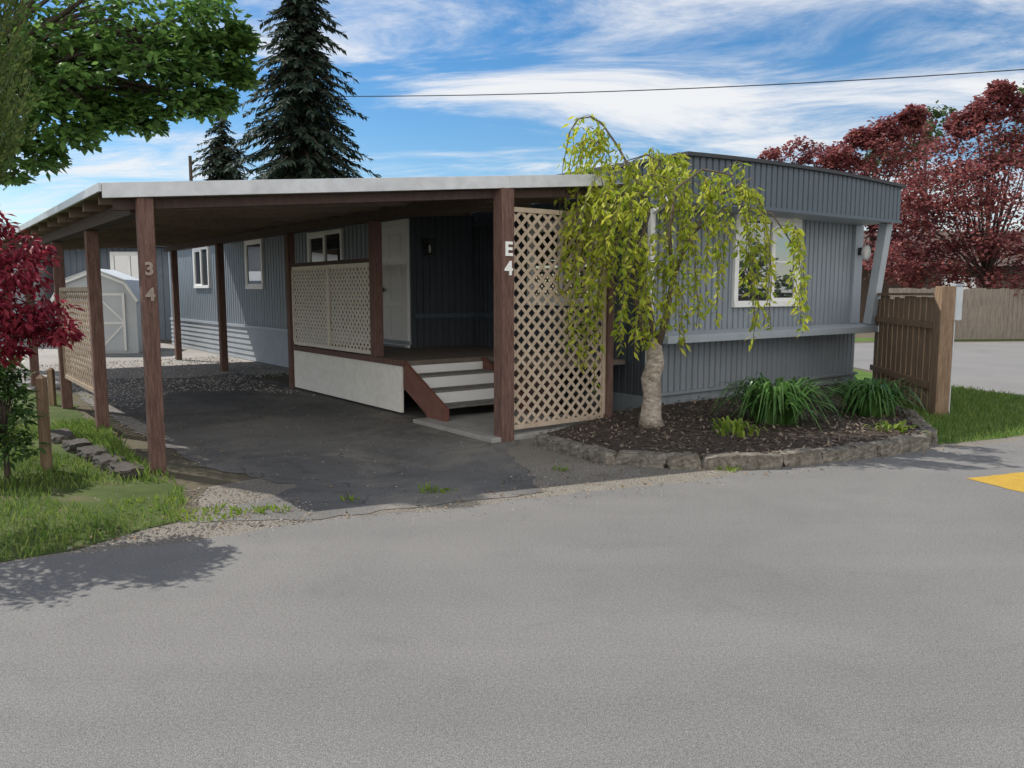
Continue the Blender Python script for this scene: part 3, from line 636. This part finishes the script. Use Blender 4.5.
def fir(label,x,y,H_,z0,rmax,step,power=.8,fat=1.0):
    t=thing('fir_tree',label,'tree',(x,y,0),0,'firs behind the carport'); mb=MB(); tb=MB()
    tb.tube([(x,y,-.1),(x+.05,y,H_*.5),(x,y,H_)],[H_*.02,H_*.012,.02],8)
    z=z0
    while z<H_-.1:
        f=(H_-z)/(H_-z0); r=rmax*f**power
        nb_=10 if r>.8 else 5; off=U(0,6.28)
        for k in range(nb_):
            a=off+k*6.28/nb_+U(-.3,.3); l=r*U(.5,1.18); d=V(math.cos(a),math.sin(a),0); zz=z+U(-.2,.2)
            tip=V(x,y,zz)+d*l+V(0,0,-.22*l)
            tb.tube([(x,y,zz),V(x,y,zz+.05*l)+d*l*.5,tip],[.04,.025,.01],4)
            ns=max(4,int(l/.15))
            for j in range(ns):
                s=(j+.6)/ns; p=V(x,y,zz)+d*(l*s)+V(0,0,.12*l*s*(1-s)*2-.22*l*s*s)
                sd=V(-d.y,d.x,0); w=(.45*(1-s*.5)*min(1,l/1.4)+.14)*fat
                for sg in (-1,1):
                    ax=(d*.6+sd*sg*U(.5,1)+V(0,0,U(-.9,-.05))).normalized(); leaf(mb,p,ax,V(U(-.3,.3),U(-.3,.3),1).normalized(),w*U(.6,1.3),.17*fat)
                leaf(mb,p,(d*.5+V(U(-.3,.3),U(-.3,.3),-.85)).normalized(),(d+V(0,0,.4)).normalized(),w*U(.6,1.1),.17*fat)
        z+=step
    mb.build('crown','fir',t); tb.build('trunk','bark',t)
p=at(303,100,38); fir('tall dark fir tree rising behind the carport roof',p.x,38,17.0,3.4,3.8,.34,.62,1.1)
p=at(222,150,44); fir('small dark conifer left of the tall fir behind the carport',p.x,44,10.9,3.5,2.6,.34,.55,1.05)
def blobs(l,dist): return [(at(px,py,dist+dd),r*dist/811) for px,py,dd,r in l]
PD=28.8; pb=at(985,291,PD)-V(0,0,1.6)
tree('plum_tree','large purple leaved tree on the far right behind the fence','tree',pb,[pb-V(0,0,.1),pb+V(0,0,1.2),pb+V(0,0,2.2)],blobs([(985,145,0,34),(1020,180,0,50),(960,195,0,44),(932,165,1,34),(1000,222,-1,50),(945,232,1,42),(1040,130,0,34),(912,212,1,34),(1060,240,0,50),(970,262,0,36),(1015,262,-1,38),(988,108,0,15),(1016,105,0,16),(965,125,0,15),(1000,90,0,9),(935,270,.5,30),(985,180,-1,36),(900,262,1,28),(1050,275,0,36)],PD),'plum',30,40,.17,.115,.14,'purple leaved trees',every=11,sub=.37)
tree('plum_tree','purple leaved tree showing above the right end of the home roof','tree',at(872,291,33)-V(0,0,1.6),[at(872,291,33)-V(0,0,1.7),at(872,250,33),at(872,225,33)],blobs([(868,155,0,27),(895,190,0,38),(850,178,0,28),(905,142,1,24),(880,240,0,42),(920,245,0,42),(838,158,0,16),(885,132,0,16),(905,218,-1,36),(912,116,0,12),(860,138,0,11)],33),'plum',30,40,.19,.13,.16,'purple leaved trees',every=11,sub=.37)
tree('plum_tree','small purple tree top peeking over the middle of the home roof','tree',at(795,291,35)-V(0,0,1.6),[at(795,291,35)-V(0,0,1.7),at(795,250,35),at(795,200,35)],blobs([(774,156,0,12),(800,152,0,15),(822,156,0,16),(800,200,0,32)],35),'plum',16,36,.18,.12,.15,'purple leaved trees',every=6)
tree('green_tree','green tree tops between the purple trees at right','tree',at(925,291,44)-V(0,0,1.6),[at(925,291,44)-V(0,0,1.7),at(925,230,44),at(925,180,44)],blobs([(912,138,0,26),(938,130,0,26),(890,160,0,20),(925,180,0,40)],44),'farleaf',14,40,.3,.2,.25,None,every=6)
tree('green_tree','dark green tree top behind the far right purple tree','tree',at(1030,291,40)-V(0,0,1.6),[at(1030,291,40)-V(0,0,1.7),at(1030,220,40),at(1030,160,40)],blobs([(1030,106,0,26),(1055,130,0,40),(1015,150,0,30)],40),'farleaf',14,40,.28,.18,.25,None,every=6)
for x,y,hh,lb in ((21,11.0,3.6,'round green tree beyond the right side of the frame, taller one'),(21,14.2,2.3,'round green tree beyond the right side of the frame, shorter one')):
    b0=V(x,y,0); tree('green_tree',lb,'tree',b0,[b0-V(0,0,.1),b0+V(0,0,.8),b0+V(0,0,1.6)],[(b0+V(0,0,hh*.7),hh*.42),(b0+V(.6,1.2,hh*.5),hh*.3),(b0+V(-.4,-1.3,hh*.5),hh*.34)],'farleaf',14,26,.3,.2,.16,None,every=6)
# red japanese maple
c0=V(-3.9,5.35,0)
tree('red_maple','deep red small leaved tree leaning in at the left edge','tree',c0,[c0+V(-.2,0,-.05),c0+V(-.15,.02,.5),c0+V(-.05,0,1.0),c0+V(0,0,1.35)],
 [(c0+V(.15,.1,1.75),.42),(c0+V(-.3,0,1.95),.45),(c0+V(.45,.05,1.58),.36),(c0+V(-.5,-.2,1.6),.45),(c0+V(.74,.12,1.38),.22),(c0+V(.1,-.3,1.5),.35),(c0+V(-.1,.3,1.42),.35),(c0+V(.5,.25,1.78),.24),(c0+V(.3,.1,2.0),.27),(c0+V(.45,0,1.36),.25),(c0+V(.12,.1,2.12),.22)],'red',17,42,.07,.028,.07,None,every=4,down=.4)
c1=G(8,478); tree('rhododendron_shrub','dark green broad leaved shrub under the red tree','shrub',(c1.x,c1.y,0),[(c1.x,c1.y,-.05),(c1.x,c1.y,.2),(c1.x,c1.y,.35)],[((c1.x-.08,c1.y,.6),.32),((c1.x-.3,c1.y,.4),.36),((c1.x,c1.y-.1,.28),.24),((c1.x-.2,c1.y+.2,.85),.25),((c1.x-.1,c1.y+.1,.95),.2)],'shrub',16,22,.10,.04,.03,None,every=2)
# weeping tree
kx=811/8.9
def wp(px,py,dy=0): return V(1.56+(px-653)/kx*(1+dy/8.9),8.9+dy,(291-py)/kx*(1+dy/8.9)+1.6)
wt=thing('weeping_tree','small weeping tree with yellow green leaves and pale trunk before the home','tree',V(1.56,8.9,.1))
kb=MB(); kb.tube([wp(653,428),wp(652,417),wp(654,398,.02),wp(651,380,-.02),wp(656,362),wp(654,345),wp(655,338)],[.15,.118,.10,.108,.098,.085,.06],14)
kb.build('trunk','birch',wt,smooth=True)
tb=MB()
limbs=[([wp(653,350),wp(643,325,.1),wp(634,290,.1),wp(636,250,.0),wp(645,215,-.1),wp(640,190,-.1)],[.055,.036,.027,.022,.017,.012]),
 ([wp(656,348),wp(664,320,-.1),wp(668,280,-.2),wp(685,235,-.2),wp(715,195,-.2),wp(745,180,-.2)],[.055,.036,.027,.019,.013,.008]),
 ([wp(645,215,-.1),wp(632,180,0),wp(616,150,.1),wp(602,130,.12),wp(590,122,.15),wp(578,124,.15),wp(570,136,.15),wp(563,170,.15)],[.017,.015,.012,.01,.009,.008,.007,.004]),
 ([wp(655,345),wp(652,300,.3),wp(640,240,.45),wp(610,205,.5),wp(585,200,.5)],[.04,.028,.02,.014,.008]),
 ([wp(668,280,-.2),wp(660,230,-.4),wp(665,190,-.5),wp(690,172,-.5),wp(720,178,-.5)],[.022,.018,.015,.011,.007]),
 ([wp(685,235,-.2),wp(730,205,0),wp(770,215,.1),wp(795,250,.1)],[.016,.012,.009,.006]),
 ([wp(640,190,-.1),wp(655,165,-.1),wp(640,158,-.2),wp(615,165,-.3)],[.012,.01,.008,.005])]
for pts,r in limbs: tb.tube(pts,r,8)
lb=MB()
def strand(pts,n,jit=.028):
    pts=[Vector(p) for p in pts]; tb.tube(pts,[.006]+[.0035]*(len(pts)-1),4)
    sl_=[(b-a).length for a,b in zip(pts,pts[1:])]; L_=sum(sl_)
    for k in range(n):
        t=L_*(k+U(0,1))/n
        for a,b,l in zip(pts,pts[1:],sl_):
            if t<=l: break
            t-=l
        p=a.lerp(b,min(1,t/l)); ang=U(0,6.28); ax=V(math.cos(ang)*.75,math.sin(ang)*.75,U(-1.3,-.2)).normalized()
        leaf(lb,p+V(U(-jit,jit),U(-jit,jit),U(-jit,jit)),ax,V(U(-1,1),U(-1,1),U(.2,1)).normalized(),U(.06,.13),U(.028,.052))
def droop(px,py,ex,ey,dy,n,bulge=.0):
    a=wp(px,py,dy); b=wp(ex,ey,dy+U(-.15,.15)); pts=[]
    for i in range(9):
        t=i/8; x=a.x+(b.x-a.x)*(1-(1-t)**2.2); z=a.z+(b.z-a.z)*t**1.45+.18*math.sin(math.pi*min(1,t*1.6))*(1 if t<.625 else 0)
        pts.append(V(x+U(-.03,.03),a.y+(b.y-a.y)*t+U(-.03,.03),z))
    strand(pts,int(n*U(.7,1.2)))
# leafy arching tip: leaves all along the top limb, then hanging strands
strand([wp(640,195,0),wp(626,168,.05),wp(612,143,.1),wp(600,127,.12),wp(588,120,.15),wp(577,124,.15),wp(569,137,.15),wp(563,172,.15),wp(560,215,.15)],95,.05)
for k in range(13): droop(U(570,604),U(130,156),U(556,620),U(185,300),.15+U(-.15,.15),48)
for k in range(25):
    x=U(594,660); droop(x,U(168,220),x+U(-62,5),U(225,355),U(-.5,.5),54)
for k in range(9): droop(U(596,632),U(220,270),U(568,612),U(330,395),U(-.2,.4),50)
for k in range(22):
    x=U(652,730); droop(x,U(168,200),x+U(-15,42),U(210,335),U(-.6,.2),50)
for k in range(8): droop(U(722,750),U(180,202),U(730,768),U(235,358),U(-.4,0),46)
for k in range(4): droop(U(770,792),U(225,245),U(793,810),U(300,360),.1+U(-.1,.1),50)
for k in range(18): droop(U(618,690),U(225,280),U(608,692),U(305,355),U(-.55,-.15),40)
for k in range(7): droop(U(630,690),U(158,188),U(622,700),U(170,230),U(-.3,.3),40)
tb.build('branches','limb',wt,smooth=True); lb.build('crown','weep',wt)
def clump(name,label,c,h,r,n,mt='lily',w0=.014,w1=.024):
    mb=MB()
    for k in range(n):
        a=U(0,6.28); d=V(math.cos(a),math.sin(a),0); l=r*U(.35,1.15); hh=h*U(.55,1.1); w=U(w0,w1); sd=V(-d.y,d.x,0); c0=c+d*U(0,.26)+V(0,0,-.02)
        vs=[];fs=[]; N=6; vtx=U(.6,1.0)
        for i in range(N+1):
            t=i/N; p=c0+d*(l*t**1.3)+V(0,0,hh*(math.sin(t*math.pi*vtx)))
            ww=w*(1-t**2.2)+.001; vs+=[p-sd*ww,p+sd*ww]
            if i: fs.append((2*i-2,2*i-1,2*i+1,2*i))
        mb.add(vs,fs)
    return tag(mb.build(name,mt),label,'plant','strap leaved plants in the bed')
clump('daylily_plant','large clump of dark green strap leaves below the front window',G(774,422,.10),.49,.62,330)
clump('daylily_plant','smaller clump of strap leaves at the right end of the bed',G(870,414,.10),.41,.56,270)
clump('grass_tuft','pale green tuft left of the large strap leaved clump',G(736,433,.10),.16,.16,40,'weed')
clump('grass_tuft','small pale green tuft at the right edge of the bed',G(895,430,.10),.10,.16,30,'weed')
# ------------------------------------------------------------------ world, sun, camera
el=R(48); sx,sy=-.871,.491
Sd=V(sx*math.cos(el),sy*math.cos(el),math.sin(el))
ld=bpy.data.lights.new('sun','SUN'); ld.energy=5.0; ld.angle=R(.5); ld.color=(1,.95,.87)
so=bpy.data.objects.new('sun',ld); COL.objects.link(so); so.rotation_euler=Sd.to_track_quat('Z','Y').to_euler(); so.location=(-20,20,30)
wd=bpy.data.worlds.new('World'); S.world=wd; wd.use_nodes=True; nt=wd.node_tree; nt.nodes.clear()
out=nt.nodes.new('ShaderNodeOutputWorld'); bg=nt.nodes.new('ShaderNodeBackground'); bg.inputs['Strength'].default_value=.15
sky=nt.nodes.new('ShaderNodeTexSky'); sky.sky_type='NISHITA'; sky.sun_disc=False; sky.sun_elevation=el; sky.sun_rotation=math.atan2(sx,sy)%(2*math.pi); sky.air_density=1.0; sky.dust_density=.2; sky.ozone_density=2.5
tc=nt.nodes.new('ShaderNodeTexCoord'); sp=nt.nodes.new('ShaderNodeSeparateXYZ'); nt.links.new(tc.outputs['Generated'],sp.inputs[0])
def mth(op,a,b=None):
    n=nt.nodes.new('ShaderNodeMath'); n.operation=op
    for i,x in enumerate((a,b)):
        if x is None: continue
        if hasattr(x,'links'): nt.links.new(x,n.inputs[i])
        else: n.inputs[i].default_value=x
    return n.outputs[0]
zz=mth('ADD',mth('MAXIMUM',sp.outputs['Z'],0.0),.12)
cb=nt.nodes.new('ShaderNodeCombineXYZ'); nt.links.new(mth('DIVIDE',sp.outputs['X'],zz),cb.inputs[0]); nt.links.new(mth('DIVIDE',sp.outputs['Y'],zz),cb.inputs[1])
mp=nt.nodes.new('ShaderNodeMapping'); mp.inputs['Rotation'].default_value=(0,0,R(-28)); mp.inputs['Scale'].default_value=(.55,1.1,1); mp.inputs['Location'].default_value=(3.1,1.7,0)
nt.links.new(cb.outputs[0],mp.inputs[0])
n1=noise(nt,1.5,12,mp.outputs[0],.66,.7); n2=noise(nt,.5,4,mp.outputs[0],.5,.3)
back=mth('MAXIMUM',mth('MULTIPLY',sp.outputs['Y'],-1.0),0.0)      # unseen brighter cloud added behind the viewer as fill light
s=mth('ADD',mth('MULTIPLY',n1,.75),mth('MULTIPLY',n2,.5))
s=mth('ADD',s,mth('MULTIPLY',sp.outputs['X'],.07))
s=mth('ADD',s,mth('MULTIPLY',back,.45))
mr=nt.nodes.new('ShaderNodeMapRange'); mr.interpolation_type='SMOOTHSTEP'; mr.inputs[1].default_value=.55; mr.inputs[2].default_value=.76; mr.inputs[4].default_value=.95
nt.links.new(s,mr.inputs[0])
hs=nt.nodes.new('ShaderNodeHueSaturation'); hs.inputs['Saturation'].default_value=1.35; hs.inputs['Value'].default_value=.80
nt.links.new(sky.outputs[0],hs.inputs['Color'])
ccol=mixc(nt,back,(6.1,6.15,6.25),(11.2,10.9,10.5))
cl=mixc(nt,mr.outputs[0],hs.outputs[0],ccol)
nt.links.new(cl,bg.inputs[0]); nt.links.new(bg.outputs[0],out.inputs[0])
cd=bpy.data.cameras.new('camera'); cd.sensor_width=36; cd.lens=36*F/1024; cd.clip_end=2000; cd.clip_start=.05
co=bpy.data.objects.new('camera',cd); COL.objects.link(co); co.location=(0,0,CAMZ); co.rotation_euler=(math.pi/2-P,0,0); S.camera=co
S.view_settings.view_transform='Standard'; S.view_settings.look='None'; S.view_settings.exposure=0
